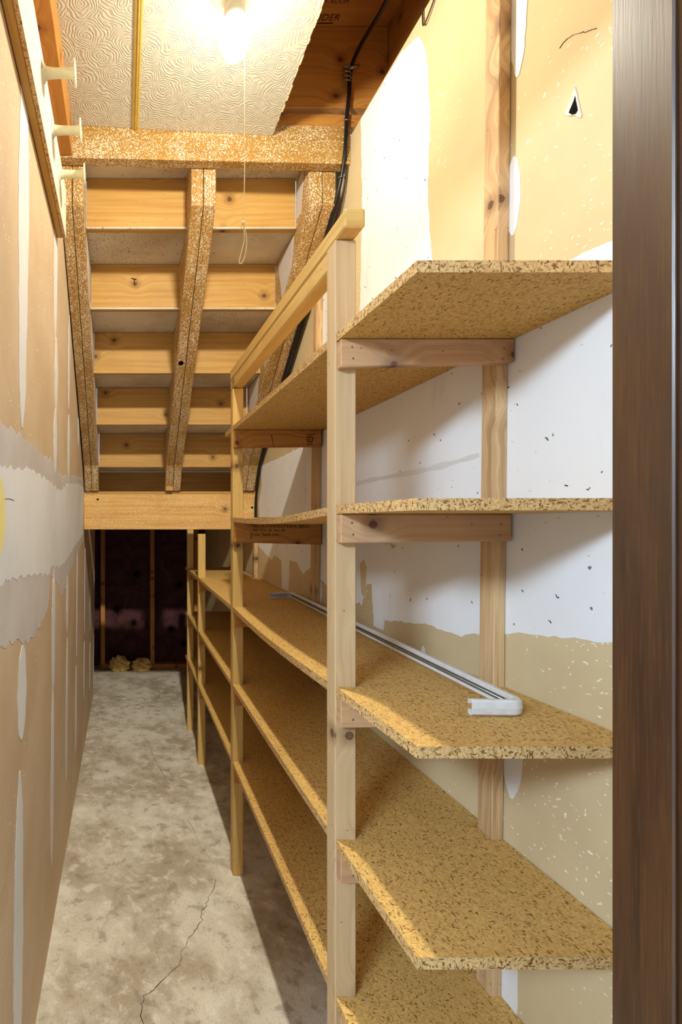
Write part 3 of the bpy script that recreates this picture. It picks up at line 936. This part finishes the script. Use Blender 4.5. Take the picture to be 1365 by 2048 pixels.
# ------------------------------------------------------------------ black cable with staples, wire hook
cb = thing('electric_cable', (.70, 1.66, CZ + .5), 'black electric cable stapled down the right stair stringer', 'cable')
def SB(d, x, off=.005):
    return (x, d, ZB(d) - off + CZ)
pts = [(.70, 1.30, 1.40 + CZ), (.715, 1.44, 1.42 + CZ), (.722, 1.60, 1.455 + CZ), (.722, 1.664, 1.44 + CZ), (.715, 1.662, 1.36 + CZ), (.708, 1.662, 1.29 + CZ), (.706, 1.663, 1.24 + CZ), (.703, 1.663, 1.18 + CZ), (.700, 1.68, 1.12 + CZ), (.694, 1.705, 1.06 + CZ), SB(1.76, .689), SB(1.95, .690), SB(2.15, .688), SB(2.4, .690), SB(2.58, .692), (.700, 2.70, ZB(2.70) - .012 + CZ), (.702, 2.77, .16 + CZ), (.703, 2.792, .09 + CZ), (.703, 2.794, -.04 + CZ), (.704, 2.793, -.10 + CZ)]
tube('sheath', smooth_path(pts, 6), .0062, BLACK, cb, 10)
tube('sheath', smooth_path([(.7085, 1.664, 1.20 + CZ), (.711, 1.685, 1.10 + CZ), (.706, 1.72, 1.03 + CZ), (.7045, 1.80, .955 + CZ), SB(2.0, .704), SB(2.3, .7045), SB(2.6, .705)], 6), .0028, BLACK, cb, 8)
for (x, d, z) in ((.7075, 1.6615, 1.275), (.699, 1.683, 1.110), (.690, 1.95, ZB(1.95) - .006), (.690, 2.4, ZB(2.4) - .006), (.7035, 2.7925, .02)):
    tube('staple', smooth_path([(x - .0095, d + .002, z + CZ), (x - .0085, d - .0055, z + CZ - .002), (x, d - .0095, z + CZ - .004), (x + .0085, d - .0055, z + CZ - .002), (x + .0095, d + .002, z + CZ)], 3), .0013, STEEL, cb, 6)
cl = tube('clamp_coil', [(.722 + .012 * math.cos(a * .7) - .016, 1.656 + .006 * math.sin(a * .7), 1.445 + CZ - a * .0015) for a in range(36)], .0022, STEEL, cb, 6)
tube('clamp_screw', [(.712, 1.652, 1.432 + CZ), (.742, 1.650, 1.440 + CZ)], [.006, .0045], STEEL, cb, 8)
hk = thing('wire_hook', (XR(1.0) - .004, 1.26, 1.19 + CZ), 'rusty bent wire hook pushed into the top of the right wall', 'hook')
tube('wire', smooth_path([(XR(1.2) - .004, 1.262, 1.245 + CZ), (XR(1.2) - .004, 1.262, 1.215 + CZ), (XR(1.18) - .006, 1.252, 1.190 + CZ), (XR(1.2) - .004, 1.215, 1.215 + CZ), (XR(1.2) - .004, 1.19, 1.25 + CZ)], 5), .0020, RUST, hk, 7)

# ------------------------------------------------------------------ loose insulation by the far wall
def clump(x, y, sx, sy, sz, lab):
    bm = bmesh.new()
    bmesh.ops.create_icosphere(bm, subdivisions=4, radius=1.0)
    ph = [R.uniform(0, 6) for _ in range(6)]
    for q in bm.verts:
        c = q.co
        n = 1 + .16 * math.sin(5 * c.x + ph[0]) * math.cos(4 * c.y + ph[1]) + .10 * math.sin(11 * c.z + 7 * c.x + ph[2]) + .06 * math.sin(19 * c.x + 13 * c.y + ph[3]) + R.uniform(-.02, .02)
        q.co = Vector((c.x * sx * n, c.y * sy * n, max(c.z * sz * n, -sz * .55) + sz * .55))
    vs = [(q.co.x + x, q.co.y + y, q.co.z + .0015) for q in bm.verts]
    fs = [tuple(k.index for k in p.verts) for p in bm.faces]
    bm.free()
    o = mesh('insulation_clump', vs, fs, FIBER)
    return tag(o, lab, 'insulation')
clump(-.035, 4.53, .080, .05, .078, 'larger fluffy yellow insulation tuft on the floor by the far left stud')
clump(.158, 4.53, .080, .045, .066, 'flatter wide yellow insulation tuft beside the middle far stud')
